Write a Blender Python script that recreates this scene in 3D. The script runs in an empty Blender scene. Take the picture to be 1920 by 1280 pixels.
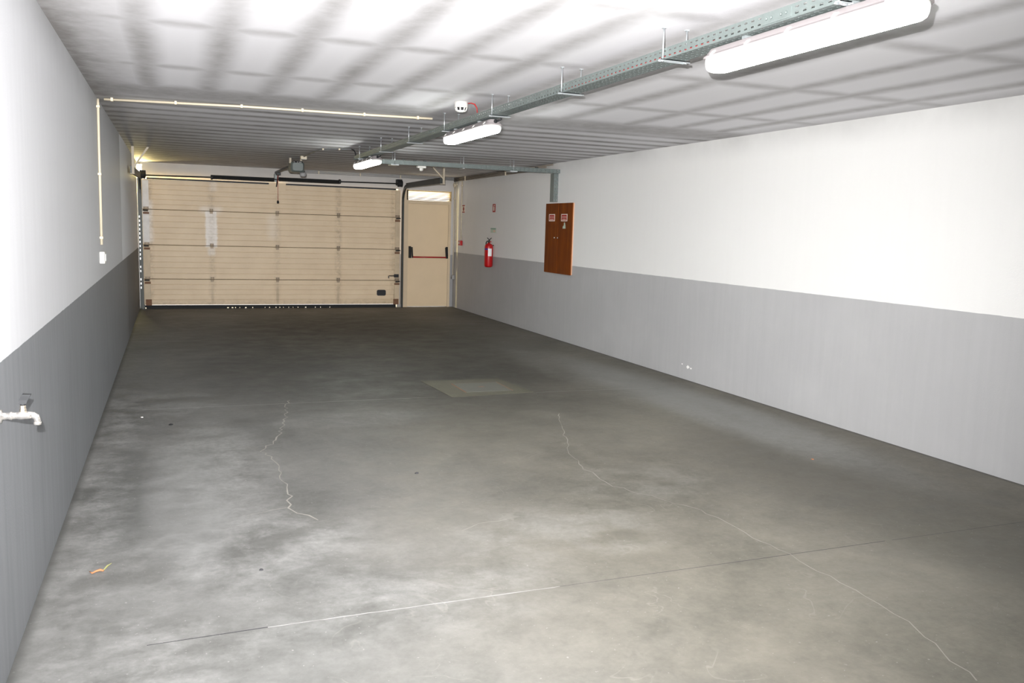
import bpy, bmesh, math, random
from mathutils import Vector, Matrix
random.seed(7)
PI = math.pi
C = bpy.context.scene.collection
W, H, L = 5.928, 2.62, 16.98          # room width, height, inner face of the far wall
Y0 = -3.6                              # wall behind the photographer
BAND = 1.125                           # top of the grey painted dado
CAM = Vector((0.573, 0.0, 1.622))

# ------------------------------------------------------------------ materials
def srgb(r, g, b):
    f = lambda c: (c/255/12.92) if c/255 <= .04045 else ((c/255+.055)/1.055)**2.4
    return (f(r), f(g), f(b), 1)

def mat(name, col, rough=.5, metal=0., bump=0., bscale=60., var=0., vscale=8., emit=None, estr=0., coat=0.):
    m = bpy.data.materials.new(name); m.use_nodes = True
    nt = m.node_tree; b = nt.nodes['Principled BSDF']
    b.inputs['Roughness'].default_value = rough
    b.inputs['Metallic'].default_value = metal
    b.inputs['Base Color'].default_value = col
    tc = nt.nodes.new('ShaderNodeTexCoord')
    if coat: b.inputs['Coat Weight'].default_value = coat
    if var:
        n = nt.nodes.new('ShaderNodeTexNoise'); n.inputs['Scale'].default_value = vscale; n.inputs['Detail'].default_value = 5
        nt.links.new(tc.outputs['Object'], n.inputs['Vector'])
        mx = nt.nodes.new('ShaderNodeMix'); mx.data_type = 'RGBA'
        mx.inputs[6].default_value = [max(0, c*(1-var)) for c in col[:3]]+[1]
        mx.inputs[7].default_value = [min(1, c*(1+var)) for c in col[:3]]+[1]
        nt.links.new(n.outputs['Fac'], mx.inputs[0]); nt.links.new(mx.outputs[2], b.inputs['Base Color'])
    if bump:
        n = nt.nodes.new('ShaderNodeTexNoise'); n.inputs['Scale'].default_value = bscale; n.inputs['Detail'].default_value = 4
        nt.links.new(tc.outputs['Object'], n.inputs['Vector'])
        bp = nt.nodes.new('ShaderNodeBump'); bp.inputs['Strength'].default_value = bump; bp.inputs['Distance'].default_value = .01
        nt.links.new(n.outputs['Fac'], bp.inputs['Height']); nt.links.new(bp.outputs[0], b.inputs['Normal'])
    if emit:
        b.inputs['Emission Color'].default_value = emit; b.inputs['Emission Strength'].default_value = estr
    return m

class NT:
    """small helper for writing node maths"""
    def __init__(s, m): s.t = m.node_tree; s.l = s.t.links
    def n(s, kind, **kw):
        x = s.t.nodes.new(kind)
        for k, v in kw.items(): setattr(x, k, v)
        return x
    def put(s, v, sock):
        if isinstance(v, (int, float)): sock.default_value = v
        elif isinstance(v, tuple): sock.default_value = v
        else: s.l.new(v, sock)
    def m(s, op, a, b=0., c=0., clamp=False):
        x = s.n('ShaderNodeMath', operation=op, use_clamp=clamp)
        s.put(a, x.inputs[0]); s.put(b, x.inputs[1]); s.put(c, x.inputs[2]); return x.outputs[0]
    def step(s, v, lo, hi):
        x = s.n('ShaderNodeMapRange', interpolation_type='SMOOTHSTEP')
        s.put(v, x.inputs[0]); x.inputs[1].default_value = lo; x.inputs[2].default_value = hi
        return x.outputs[0]
    def lin(s, v, lo, hi, a=0., b=1.):
        x = s.n('ShaderNodeMapRange'); s.put(v, x.inputs[0])
        for i, q in enumerate((lo, hi, a, b)): x.inputs[i+1].default_value = q
        return x.outputs[0]
    def noise(s, vec, scale, detail=5, rough=.55, dist=0., sc=(1, 1, 1)):
        mp = s.n('ShaderNodeMapping'); mp.inputs['Scale'].default_value = sc; s.l.new(vec, mp.inputs[0])
        x = s.n('ShaderNodeTexNoise'); s.l.new(mp.outputs[0], x.inputs['Vector'])
        x.inputs['Scale'].default_value = scale; x.inputs['Detail'].default_value = detail
        x.inputs['Roughness'].default_value = rough; x.inputs['Distortion'].default_value = dist
        return x.outputs['Fac']
    def mix(s, f, a, b):
        x = s.n('ShaderNodeMix', data_type='RGBA'); s.put(f, x.inputs[0]); s.put(a, x.inputs[6]); s.put(b, x.inputs[7]); return x.outputs[2]
    def blob(s, X, Y, cx, cy, rx, ry):
        a = s.m('POWER', s.m('ABSOLUTE', s.m('DIVIDE', s.m('SUBTRACT', X, cx), rx)), 2)
        b = s.m('POWER', s.m('ABSOLUTE', s.m('DIVIDE', s.m('SUBTRACT', Y, cy), ry)), 2)
        return s.lin2(s.m('ADD', a, b))
    def lin2(s, v):
        x = s.n('ShaderNodeMapRange', interpolation_type='SMOOTHSTEP'); s.put(v, x.inputs[0])
        x.inputs[1].default_value = 0; x.inputs[2].default_value = 1; x.inputs[3].default_value = 1; x.inputs[4].default_value = 0
        return x.outputs[0]

def base(name):
    m = bpy.data.materials.new(name); m.use_nodes = True
    q = NT(m); b = m.node_tree.nodes['Principled BSDF']
    tc = q.n('ShaderNodeTexCoord'); sp = q.n('ShaderNodeSeparateXYZ'); q.l.new(tc.outputs['Object'], sp.inputs[0])
    return m, q, b, tc.outputs['Object'], sp.outputs[0], sp.outputs[1], sp.outputs[2]

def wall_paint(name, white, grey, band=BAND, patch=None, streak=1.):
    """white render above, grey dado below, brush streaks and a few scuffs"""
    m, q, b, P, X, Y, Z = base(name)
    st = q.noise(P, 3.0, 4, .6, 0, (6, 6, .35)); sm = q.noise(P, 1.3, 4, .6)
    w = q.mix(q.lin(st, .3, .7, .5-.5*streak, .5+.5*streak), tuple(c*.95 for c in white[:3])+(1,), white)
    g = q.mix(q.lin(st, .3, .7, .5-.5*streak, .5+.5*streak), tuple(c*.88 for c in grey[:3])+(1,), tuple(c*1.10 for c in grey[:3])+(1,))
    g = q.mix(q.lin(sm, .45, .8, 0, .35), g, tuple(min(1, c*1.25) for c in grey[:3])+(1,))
    # darker strip right under the ceiling
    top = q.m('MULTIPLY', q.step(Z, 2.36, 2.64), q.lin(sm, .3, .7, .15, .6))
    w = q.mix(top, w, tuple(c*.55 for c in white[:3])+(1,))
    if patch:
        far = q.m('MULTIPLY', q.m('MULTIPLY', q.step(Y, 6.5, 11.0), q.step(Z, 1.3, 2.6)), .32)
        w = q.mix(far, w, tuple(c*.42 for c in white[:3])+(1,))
    if patch:                                   # angled far section: flash-lit white and shaded dado painted in
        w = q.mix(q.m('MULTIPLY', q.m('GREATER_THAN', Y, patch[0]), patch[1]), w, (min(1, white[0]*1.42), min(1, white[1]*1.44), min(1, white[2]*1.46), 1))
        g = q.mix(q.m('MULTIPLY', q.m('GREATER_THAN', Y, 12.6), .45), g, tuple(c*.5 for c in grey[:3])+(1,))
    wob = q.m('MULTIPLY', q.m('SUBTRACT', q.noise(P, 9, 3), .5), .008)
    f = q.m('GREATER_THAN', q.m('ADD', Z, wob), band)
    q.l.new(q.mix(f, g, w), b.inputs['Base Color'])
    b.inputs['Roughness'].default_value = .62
    bp = q.n('ShaderNodeBump'); bp.inputs['Strength'].default_value = .25; bp.inputs['Distance'].default_value = .004
    q.l.new(q.noise(P, 90, 4), bp.inputs['Height']); q.l.new(bp.outputs[0], b.inputs['Normal'])
    return m

def ceiling_mat():
    m, q, b, P, X, Y, Z = base('stained_ceiling_paint')
    wx = q.m('MULTIPLY', q.m('SUBTRACT', q.noise(P, .9, 2), .5), .055)
    xw = q.m('ADD', X, wx); yw = q.m('ADD', Y, wx)
    def per(v, off, period, half):
        fr = q.m('FRACT', q.m('DIVIDE', q.m('SUBTRACT', v, off - period/2), period))
        d = q.m('MULTIPLY', q.m('ABSOLUTE', q.m('SUBTRACT', fr, .5)), period)
        x = q.n('ShaderNodeMapRange', interpolation_type='SMOOTHSTEP'); q.put(d, x.inputs[0])
        x.inputs[1].default_value = 0; x.inputs[2].default_value = half; x.inputs[3].default_value = 1; x.inputs[4].default_value = 0
        return x.outputs[0]
    fine = q.noise(P, 9, 5, .6); big = q.noise(P, .8, 4, .6)
    # joist ghosts running along the room in its near half
    left = per(xw, .43, .432, .155); right = per(xw, 4.53, .51, .15)
    sel = q.m('GREATER_THAN', X, 4.15)
    lon = q.m('ADD', q.m('MULTIPLY', left, q.m('SUBTRACT', 1, sel)), q.m('MULTIPLY', right, sel))
    tr = per(yw, 4.94, 1.37, .15)
    near = q.step(q.m('MULTIPLY', yw, -1), -7.7, -7.2)
    wide = q.blob(q.m('MULTIPLY', X, 0), yw, 0, 7.55, 1, .48)
    nearm = q.m('MULTIPLY', q.m('MAXIMUM', q.m('MULTIPLY', lon, q.lin(big, .3, .7, .40, .72)), q.m('MULTIPLY', tr, .46)), near)
    # cross ghosts beyond the conduit
    fin = per(yw, 8.0, .40, .15)
    far = q.m('MULTIPLY', q.m('MULTIPLY', fin, q.lin(big, .3, .7, .5, 1.1)), q.step(Y, 7.7, 8.1))
    dirt = q.m('ADD', q.m('MAXIMUM', nearm, q.m('MULTIPLY', wide, .62)), q.m('MULTIPLY', far, 1.0), 0, True)
    darkening = q.m('MULTIPLY', q.step(q.m('MULTIPLY', X, -1), -.55, 0.), .75)  # darker along the side walls and towards the far end
    darkening = q.m('MAXIMUM', darkening, q.m('MULTIPLY', q.step(q.m('MULTIPLY', q.m('ADD', X, q.m('MULTIPLY', Y, -.06)), -1), -1.1, .6), q.m('MULTIPLY', q.step(Y, 7.6, 11), .75)))
    darkening = q.m('MAXIMUM', darkening, q.m('MULTIPLY', q.step(Y, 8.5, 14), q.lin(X, 1.5, 4.5, .44, .20)))
    darkening = q.m('MAXIMUM', darkening, q.m('MULTIPLY', q.step(X, 5.6, 5.93), .35))
    tot = q.m('MULTIPLY', q.m('MAXIMUM', dirt, darkening), q.lin(fine, .25, .75, .72, 1.18), 0, True)
    tot = q.m('ADD', tot, q.m('MULTIPLY', darkening, q.m('MULTIPLY', dirt, .5)), 0, True)
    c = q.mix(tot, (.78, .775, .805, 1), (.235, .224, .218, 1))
    q.l.new(c, b.inputs['Base Color']); b.inputs['Roughness'].default_value = .8
    bp = q.n('ShaderNodeBump'); bp.inputs['Strength'].default_value = .14; bp.inputs['Distance'].default_value = .005
    q.l.new(q.noise(P, 45, 5), bp.inputs['Height']); q.l.new(bp.outputs[0], b.inputs['Normal'])
    return m

def floor_mat():
    m, q, b, P, X, Y, Z = base('worn_concrete')
    n4 = q.noise(P, 9, 6, .7, .3); n1 = q.noise(P, .75, 6, .62, .6); n2 = q.noise(P, 2.6, 7, .68, .15, (1, 1.15, 1)); n3 = q.noise(P, 30, 6, .7)
    v = q.m('ADD', q.m('MULTIPLY', n1, .42), q.m('ADD', q.m('MULTIPLY', n2, .30), q.m('ADD', q.m('MULTIPLY', n4, .22), q.m('MULTIPLY', n3, .18))))
    warm = q.mix(q.lin(v, .40, .72), (.072, .068, .056, 1), (.188, .174, .145, 1))
    cool = q.mix(q.lin(v, .40, .72), (.068, .068, .064, 1), (.165, .164, .160, 1))
    c = q.mix(q.step(q.m('ADD', X, q.m('MULTIPLY', n1, 1.2)), 1.4, 3.6), cool, warm)
    # traffic grime in the middle of the far half
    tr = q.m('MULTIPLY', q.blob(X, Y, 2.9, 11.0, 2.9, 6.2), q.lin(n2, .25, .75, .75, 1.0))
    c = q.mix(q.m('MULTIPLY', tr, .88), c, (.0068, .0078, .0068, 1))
    lane = q.m('MULTIPLY', q.blob(X, Y, 4.75, 3.9, .8, 2.9), q.lin(n1, .3, .7, .35, 1))
    c = q.mix(q.m('MULTIPLY', lane, .68), c, (.050, .048, .040, 1))
    st = q.blob(X, Y, .30, 5.5, .32, 1.4)
    c = q.mix(q.m('MULTIPLY', st, q.lin(n2, .3, .7, .35, .9)), c, (.052, .054, .052, 1))
    # pale efflorescence and dust
    def pale(cx, cy, rx, ry, amt, lo=.42, hi=.62):
        return q.m('MULTIPLY', q.m('MULTIPLY', q.blob(X, Y, cx, cy, rx, ry), q.lin(n2, lo, hi)), amt)
    p = pale(.75, 5.9, .55, 1.7, .75, .30, .55)
    for a in ((.14, 6.2, .30, 3.6, .75), (.9, 4.4, .9, .8, .75), (1.5, 3.7, 1.0, .7, .5), (.45, 3.3, .6, .5, .6), (5.25, 6.2, .55, 2.6, .55, .25, .5),
              (5.0, 9.0, .6, 3.0, .35, .3, .55), (2.5, 4.1, .8, .55, .45), (3.4, 4.8, .7, .5, .3), (2.0, 7.1, .9, .4, .5), (.55, 8.0, .6, 1.0, .5)):
        p = q.m('MAXIMUM', p, pale(*a))
    c = q.mix(q.m('MULTIPLY', p, q.lin(q.m('ADD', q.m('MULTIPLY', n3, .5), q.m('MULTIPLY', n4, .5)), .35, .65, .35, 1.0)), c, (.25, .25, .245, 1))
    strip = q.m('MULTIPLY', q.m('MAXIMUM', q.blob(X, Y, 5.25, 7.4, .55, 3.2), q.m('MULTIPLY', q.blob(X, Y, .62, 5.2, .30, 1.5), 1.0)), q.lin(n2, .3, .65, .3, .62))
    c = q.mix(strip, c, (.22, .222, .22, 1))
    # tyre scuffs and scratches: thin pale curls
    ri = q.m('SUBTRACT', 1, q.step(q.m('ABSOLUTE', q.m('SUBTRACT', q.noise(P, 1.9, 3, .45, 1.6), .5)), .003, .011))
    ri = q.m('MULTIPLY', q.m('MULTIPLY', ri, q.lin(q.noise(P, 2.2, 3), .5, .66)), q.blob(X, Y, 2.6, 3.6, 2.9, 3.0))
    c = q.mix(q.m('MULTIPLY', ri, .20), c, (.30, .29, .26, 1))
    sp = q.step(q.noise(P, 55, 2, .5), .70, .74)
    c = q.mix(q.m('MULTIPLY', sp, .35), c, (.34, .34, .33, 1))
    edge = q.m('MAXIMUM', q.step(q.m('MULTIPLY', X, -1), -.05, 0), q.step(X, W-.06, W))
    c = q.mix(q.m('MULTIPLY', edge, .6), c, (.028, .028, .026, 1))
    q.l.new(c, b.inputs['Base Color'])
    q.l.new(q.lin(n2, .3, .7, .50, .72), b.inputs['Roughness']); b.inputs['Specular IOR Level'].default_value = .35
    bp = q.n('ShaderNodeBump'); bp.inputs['Strength'].default_value = .2; bp.inputs['Distance'].default_value = .004
    q.l.new(n3, bp.inputs['Height']); q.l.new(bp.outputs[0], b.inputs['Normal'])
    return m

def panel_mat():
    """beige sandwich panel with bleached patches, rust runs and dark dirt near the bottom"""
    m, q, b, P, X, Y, Z = base('beige_door_panel')
    X = q.m('ADD', X, 2.42)          # measured from the left wall
    n = q.noise(P, 2.2, 5, .6); f = q.noise(P, 14, 5, .7)
    c = q.mix(q.lin(n, .3, .7), (.72, .565, .385, 1), (.79, .635, .445, 1))
    def rect(x0, x1, z0, z1, s=.03):
        xx = q.m('ADD', X, q.m('MULTIPLY', q.m('SUBTRACT', f, .5), .08))
        a = q.m('MULTIPLY', q.step(xx, x0-s, x0+s), q.m('SUBTRACT', 1, q.step(xx, x1-s, x1+s)))
        d = q.m('MULTIPLY', q.step(Z, z0-s, z0+s), q.m('SUBTRACT', 1, q.step(Z, z1-s, z1+s)))
        return q.m('MULTIPLY', a, d)
    w = q.m('MAXIMUM', rect(1.14, 1.34, 1.13, 1.80, .02), q.m('MULTIPLY', rect(1.18, 1.30, .98, 1.13), .6))
    w = q.m('MAXIMUM', w, q.m('MULTIPLY', rect(1.05, 1.42, 1.76, 1.87, .06), .5))
    w = q.m('MAXIMUM', w, q.m('MULTIPLY', rect(1.22, 1.34, 2.15, 2.34, .04), .35))
    w = q.m('MAXIMUM', w, q.m('MULTIPLY', rect(.05, .24, 1.2, 1.95, .05), .75))
    w = q.m('MAXIMUM', w, q.m('MULTIPLY', rect(2.25, 2.42, 1.30, 1.75, .08), .30))
    c = q.mix(w, c, (.92, .86, .80, 1))
    d = None
    for x, a in ((.14, .8), (1.245, .45), (2.42, .6), (3.57, .5), (4.70, .8)):
        e = q.m('MULTIPLY', q.m('MULTIPLY', q.m('SUBTRACT', 1, q.step(q.m('ABSOLUTE', q.m('SUBTRACT', X, x)), .005, .05)), q.m('SUBTRACT', 1, q.step(Z, .10, .75))), a)
        d = e if d is None else q.m('MAXIMUM', d, e)
    for x, a in ((.19, .35), (1.245, .3), (2.42, .25), (3.57, .4), (4.66, .35)):
        e = q.m('MULTIPLY', q.m('SUBTRACT', 1, q.step(q.m('ABSOLUTE', q.m('SUBTRACT', X, x)), .01, .10)), q.m('MULTIPLY', q.lin(f, .35, .65), a))
        d = q.m('MAXIMUM', d, e)
    d = q.m('MAXIMUM', d, q.m('MULTIPLY', q.m('SUBTRACT', 1, q.step(Z, .06, .22)), q.lin(f, .3, .7, .1, .5)))
    c = q.mix(q.m('MULTIPLY', d, q.lin(f, .3, .7, .6, 1)), c, (.20, .13, .06, 1))
    q.l.new(c, b.inputs['Base Color']); b.inputs['Roughness'].default_value = .5
    return m

def wood_mat():
    m, q, b, P, X, Y, Z = base('varnished_wood')
    g = q.noise(P, 2.2, 6, .6, 1.2, (6, 9, .5)); k = q.noise(P, 3, 3)
    c = q.mix(q.lin(g, .3, .7), (.105, .021, .002, 1), (.195, .048, .004, 1))
    c = q.mix(q.lin(k, .4, .7, 0, .35), c, (.07, .02, .008, 1))
    q.l.new(c, b.inputs['Base Color']); b.inputs['Roughness'].default_value = .5; b.inputs['Specular IOR Level'].default_value = .08
    return m

M = dict(
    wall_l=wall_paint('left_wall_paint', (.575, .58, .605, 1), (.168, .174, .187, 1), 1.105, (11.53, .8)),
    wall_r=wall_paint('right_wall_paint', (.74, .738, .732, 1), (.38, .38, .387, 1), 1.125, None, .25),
    wall_b=wall_paint('far_wall_paint', (.62, .60, .58, 1), (.33, .33, .34, 1), 1.065, None, .4),
    ceil=ceiling_mat(), floor=floor_mat(), panel=panel_mat(), wood=wood_mat(),
    joint=mat('pale_joint_filler', (.30, .30, .29, 1), .8), jdark=mat('dark_joint', (.030, .030, .034, 1), .8),
    crack=mat('crack_filler', (.25, .24, .215, 1), .85),
    galv=mat('galvanised_steel', (.17, .20, .195, 1), .5, .4, .1, 30, .18, 20),
    galvd=mat('dull_galvanised_steel', (.24, .27, .265, 1), .5, .5, 0, 1, .15, 12),
    zinc=mat('bright_zinc', (.62, .66, .68, 1), .3, .8),
    lampbody=mat('lamp_body_plastic', (.27, .245, .25, 1), .6),
    white=mat('white_plastic', (.60, .59, .56, 1), .45), cream=mat('cream_pvc', (.62, .55, .42, 1), .5),
    black=mat('black_rubber', (.008, .009, .011, 1), .75), dark=mat('dark_steel', (.035, .037, .038, 1), .5, .3),
    navy=mat('black_gasket', (.008, .009, .014, 1), .6),
    rail=mat('dark_track_steel', (.045, .05, .048, 1), .45, .4, 0, 1, .3, 6),
    beigebr=mat('beige_painted_steel', (.50, .44, .34, 1), .5),
    beige=mat('beige_painted_door', (.76, .60, .40, 1), .45, 0, 0, 1, .06, 3),
    beiged=mat('beige_door_frame', (.66, .53, .365, 1), .5, 0, 0, 1, .06, 5),
    stile=mat('white_primed_steel', (.80, .77, .75, 1), .5, 0, 0, 1, .2, 9),
    stileb=mat('beige_steel_stile', (.60, .48, .33, 1), .5, 0, 0, 1, .2, 9),
    rust=mat('rusty_steel', (.20, .10, .055, 1), .7, .2, 0, 1, .4, 40),
    hinge=mat('hinge_steel', (.30, .235, .165, 1), .5, .3),
    seam=mat('panel_joint_shadow_gap', (.10, .07, .05, 1), .8),
    motor=mat('grey_green_plastic', (.13, .155, .15, 1), .45),
    conduitb=mat('shaded_conduit', (.20, .175, .145, 1), .6), grey=mat('grey_plastic', (.33, .33, .33, 1), .5), greyd=mat('dark_grey_plastic', (.14, .145, .15, 1), .5),  # unlit look of the right wall bundle put into the conduit colour
    red=mat('red_enamel', (.42, .004, .006, 1), .35), reds=mat('red_sign_vinyl', (.33, .008, .006, 1), .6),
    redcable=mat('red_cable_sheath', (.36, .012, .012, 1), .45), redbar=mat('red_push_bar', (.40, .008, .012, 1), .35),
    paper=mat('white_paper', (.78, .79, .80, 1), .6), greenp=mat('green_print', (.20, .34, .27, 1), .6), pink=mat('faded_white_lettering', (.70, .48, .40, 1), .6),
    blue=mat('blue_print', (.03, .02, .20, 1), .4), signw=mat('sign_white', (.78, .70, .62, 1), .5),
    stick=mat('pale_green_sticker', (.45, .55, .45, 1), .5), edge=mat('pale_wood_edge', (.70, .40, .24, 1), .5),
    chrome=mat('chrome', (.72, .69, .66, 1), .24, .9), brass=mat('nickel_brass', (.70, .62, .50, 1), .25, .9),
    slat=mat('cream_louvre_slat', (.40, .28, .11, 1), .5), lid=mat('pale_concrete_lid', (.095, .094, .080, 1), .75, 0, .2, 40, .12, 9),
    surround=mat('ochre_concrete_patch', (.076, .072, .050, 1), .8, 0, .3, 30, .25, 6),
    leaf=mat('dry_orange_leaf', (.30, .12, .05, 1), .7), leafg=mat('dry_green_leaf', (.30, .30, .12, 1), .7),
    chip=mat('bare_white_plaster', (.86, .86, .84, 1), .8),
)
def diffuser_mat():
    m, q, b, P, X, Y, Z = base('lit_diffuser')
    b.inputs['Base Color'].default_value = (.75, .78, .74, 1); b.inputs['Roughness'].default_value = .3
    # the tubes stop short of the rounded ends of the cover
    e = q.m('MULTIPLY', q.step(Y, .035, .075), q.m('SUBTRACT', 1, q.step(Y, 1.155, 1.195)))
    em = q.m('MULTIPLY_ADD', e, LAMP-LAMP*.02, LAMP*.02)
    # the reflector inside throws the light downwards, little of it leaves sideways
    ge = q.n('ShaderNodeNewGeometry'); sn = q.n('ShaderNodeSeparateXYZ'); q.l.new(ge.outputs['Normal'], sn.inputs[0])
    em = q.m('MULTIPLY', em, q.lin(q.m('MULTIPLY', sn.outputs[2], -1), -.05, .75, .04, 1.0))
    q.l.new(em, b.inputs['Emission Strength']); b.inputs['Emission Color'].default_value = (.97, 1., .95, 1)
    return m
LAMP = 31.0
M['diff'] = diffuser_mat()

# ------------------------------------------------------------------ mesh helpers
class MB:
    def __init__(s): s.bm = bmesh.new(); s.mats = []; s.cur = 0
    def use(s, m):
        if m not in s.mats: s.mats.append(m)
        s.cur = s.mats.index(m); return s
    def f(s, vs):
        try:
            x = s.bm.faces.new(vs); x.material_index = s.cur; return x
        except ValueError: return None
    def box(s, x0, x1, y0, y1, z0, z1, bev=0.):
        v = [s.bm.verts.new(p) for p in ((x0,y0,z0),(x1,y0,z0),(x1,y1,z0),(x0,y1,z0),(x0,y0,z1),(x1,y0,z1),(x1,y1,z1),(x0,y1,z1))]
        fs = [s.f([v[i] for i in q]) for q in ((3,2,1,0),(4,5,6,7),(0,1,5,4),(1,2,6,5),(2,3,7,6),(3,0,4,7))]
        if bev:
            es = list({e for q in fs for e in q.edges})
            r = bmesh.ops.bevel(s.bm, geom=es, offset=bev, segments=2, affect='EDGES', profile=.5)
            for q in r['faces']: q.material_index = s.cur
        return s
    def prism(s, pts, a, b, axis='y'):
        def P(u, v, w): return {'x': (w, u, v), 'y': (u, w, v), 'z': (u, v, w)}[axis]
        A = [s.bm.verts.new(P(u, v, a)) for u, v in pts]; B = [s.bm.verts.new(P(u, v, b)) for u, v in pts]
        n = len(pts)
        for i in range(n): s.f([A[i], A[(i+1)%n], B[(i+1)%n], B[i]])
        s.f(A[::-1]); s.f(B); return s
    def tube(s, pts, r, seg=10, cap=True):
        pts = [Vector(p) for p in pts]; rings = []
        rr = r if isinstance(r, (list, tuple)) else [r]*len(pts)
        up = None
        for i, p in enumerate(pts):
            t = (pts[min(i+1, len(pts)-1)] - pts[max(i-1, 0)]).normalized()
            if up is None:
                up = Vector((0,0,1)) if abs(t.z) < .9 else Vector((1,0,0))
            u = t.cross(up).normalized(); w = u.cross(t).normalized(); up = w
            rings.append([s.bm.verts.new(p + (u*math.cos(2*PI*k/seg) + w*math.sin(2*PI*k/seg))*rr[i]) for k in range(seg)])
        for a, b in zip(rings, rings[1:]):
            for k in range(seg):
                q = s.f([a[k], a[(k+1)%seg], b[(k+1)%seg], b[k]])
                if q: q.smooth = True
        if cap: s.f(rings[0][::-1]); s.f(rings[-1])
        return s
    def lathe(s, prof, c=(0,0,0), seg=24, axis='z', flat=False):
        rings = []
        for r, z in prof:
            ring = []
            for k in range(seg):
                a, b = r*math.cos(2*PI*k/seg), r*math.sin(2*PI*k/seg)
                p = {'z': (a, b, z), 'x': (z, a, b), 'y': (a, z, b)}[axis]
                ring.append(s.bm.verts.new((p[0]+c[0], p[1]+c[1], p[2]+c[2])))
            rings.append(ring)
        for a, b in zip(rings, rings[1:]):
            for k in range(seg):
                q = s.f([a[k], a[(k+1)%seg], b[(k+1)%seg], b[k]])
                if q and not flat: q.smooth = True
        s.f(rings[0][::-1]); s.f(rings[-1]); return s
    def stack(s, levels, close=(True, True), smooth=False):
        """levels: closed outlines of equal length, skinned one to the next"""
        R = [[s.bm.verts.new(p) for p in lv] for lv in levels]; n = len(R[0])
        for a, b in zip(R, R[1:]):
            for k in range(n):
                q = s.f([a[k], a[(k+1)%n], b[(k+1)%n], b[k]])
                if q: q.smooth = smooth
        if close[0]: s.f(R[0][::-1])
        if close[1]: s.f(R[-1])
        return s
    def sheet(s, org, u, v, us, vs, hole):
        """sheet of cells along u and v with the cells for which hole(i, j) is true left out"""
        org, u, v = Vector(org), Vector(u), Vector(v); g = {}
        def gv(i, j):
            if (i, j) not in g: g[(i, j)] = s.bm.verts.new(org + u*us[i] + v*vs[j])
            return g[(i, j)]
        for i in range(len(us)-1):
            for j in range(len(vs)-1):
                if not hole(i, j): s.f([gv(i, j), gv(i+1, j), gv(i+1, j+1), gv(i, j+1)])
        return s
    def done(s, name, m=None, parent=None, solid=0.):
        for v in s.bm.verts:
            if parent is not None: v.co -= parent_world(parent)
        bmesh.ops.recalc_face_normals(s.bm, faces=s.bm.faces[:])
        me = bpy.data.meshes.new(name); s.bm.to_mesh(me); s.bm.free()
        for x in ([m] if m is not None else s.mats): me.materials.append(x)
        o = bpy.data.objects.new(name, me); C.objects.link(o)
        if parent is not None: o.parent = parent
        if solid:
            md = o.modifiers.new('thickness', 'SOLIDIFY'); md.thickness = solid; md.offset = 0
        return o

def parent_world(o):
    p = Vector((0, 0, 0))
    while o is not None: p += o.location; o = o.parent
    return p
def thing(name, label, cat, loc=(0,0,0), group=None):
    o = bpy.data.objects.new(name, None); o.empty_display_size = .1; C.objects.link(o); o.location = loc
    o['label'] = label; o['category'] = cat
    if group: o['group'] = group
    return o
def tag(o, label, cat, group=None):
    o['label'] = label; o['category'] = cat
    if group: o['group'] = group
    return o
def struct(o): o['kind'] = 'structure'; return o
def slots(length, pitch, slot, start=.012):
    us = [0.]; x = start
    while x + slot < length - .005:
        us += [x, x+slot]; x += pitch
    return us + [length]

# ------------------------------------------------------------------ the shell
b = MB().use(M['floor'])
b.box(-.2, W+.2, Y0-.2, L+.25, -.15, 0)
def ribbon(pts, w, z=.0007):
    pts = [Vector((p[0], p[1], z)) for p in pts]; Lr, Rr = [], []
    for i, p in enumerate(pts):
        t = (pts[min(i+1, len(pts)-1)] - pts[max(i-1, 0)]).normalized(); n = Vector((-t.y, t.x, 0))
        k = w*random.uniform(.35, 1.2)
        Lr.append(b.bm.verts.new(p+n*k/2)); Rr.append(b.bm.verts.new(p-n*k/2))
    for i in range(len(pts)-1): b.f([Rr[i], Rr[i+1], Lr[i+1], Lr[i]])
def jag(pts, step, amp):
    out = []
    for a, c in zip(pts, pts[1:]):
        a, c = Vector((*a, 0)), Vector((*c, 0)); n = max(1, int((c-a).length/step))
        for k in range(n):
            p = a.lerp(c, k/n); out.append((p.x+random.uniform(-amp, amp), p.y+random.uniform(-amp, amp)))
    return out + [pts[-1]]
b.use(M['joint'])                       # sawn joints across the slab, part filled with pale dust
ribbon(jag([(.9, 3.415), (1.5, 3.42), (2.2, 3.425)], .05, .002), .0055)
ribbon([(.3, 7.86), (1.5, 7.85), (2.9, 7.84)], .012); ribbon([(3.95, 7.84), (5.3, 7.82)], .011)
ribbon([(.05, 12.3), (.9, 12.3)], .02)
b.use(M['jdark'])
ribbon([(.45, 3.40), (.9, 3.415)], .006); ribbon([(2.2, 3.425), (3.2, 3.43), (4.15, 3.44)], .006); ribbon([(4.2, 3.44), (W, 3.45)], .003)
b.use(M['crack'])
ribbon(jag([(3.75,6.87),(3.44,6.03),(3.27,5.6),(3.185,5.16),(3.19,4.77),(3.34,4.44),(3.46,4.19),(3.48,3.85),(3.50,3.43),(3.5,2.98),(3.48,2.64),(3.34,2.17)], .07, .016), .006)
ribbon(jag([(1.53,8.0),(1.435,7.33),(1.30,6.59),(1.14,6.22),(1.21,5.91),(1.2,5.5),(1.2,5.11),(1.145,4.9),(1.2,4.79),(1.29,4.64)], .06, .022), .010)
ribbon(jag([(1.145,4.9),(1.02,4.86),(.93,4.83)], .06, .012), .005)
ribbon(jag([(2.0,4.25),(2.12,4.33),(2.30,4.36)], .05, .01), .007)
struct(b.done('floor'))
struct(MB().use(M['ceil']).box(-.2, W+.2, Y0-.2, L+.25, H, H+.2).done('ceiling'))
struct(MB().use(M['wall_l']).box(-.2, 0, Y0, L+.02, 0, H).done('wall_left'))
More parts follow.
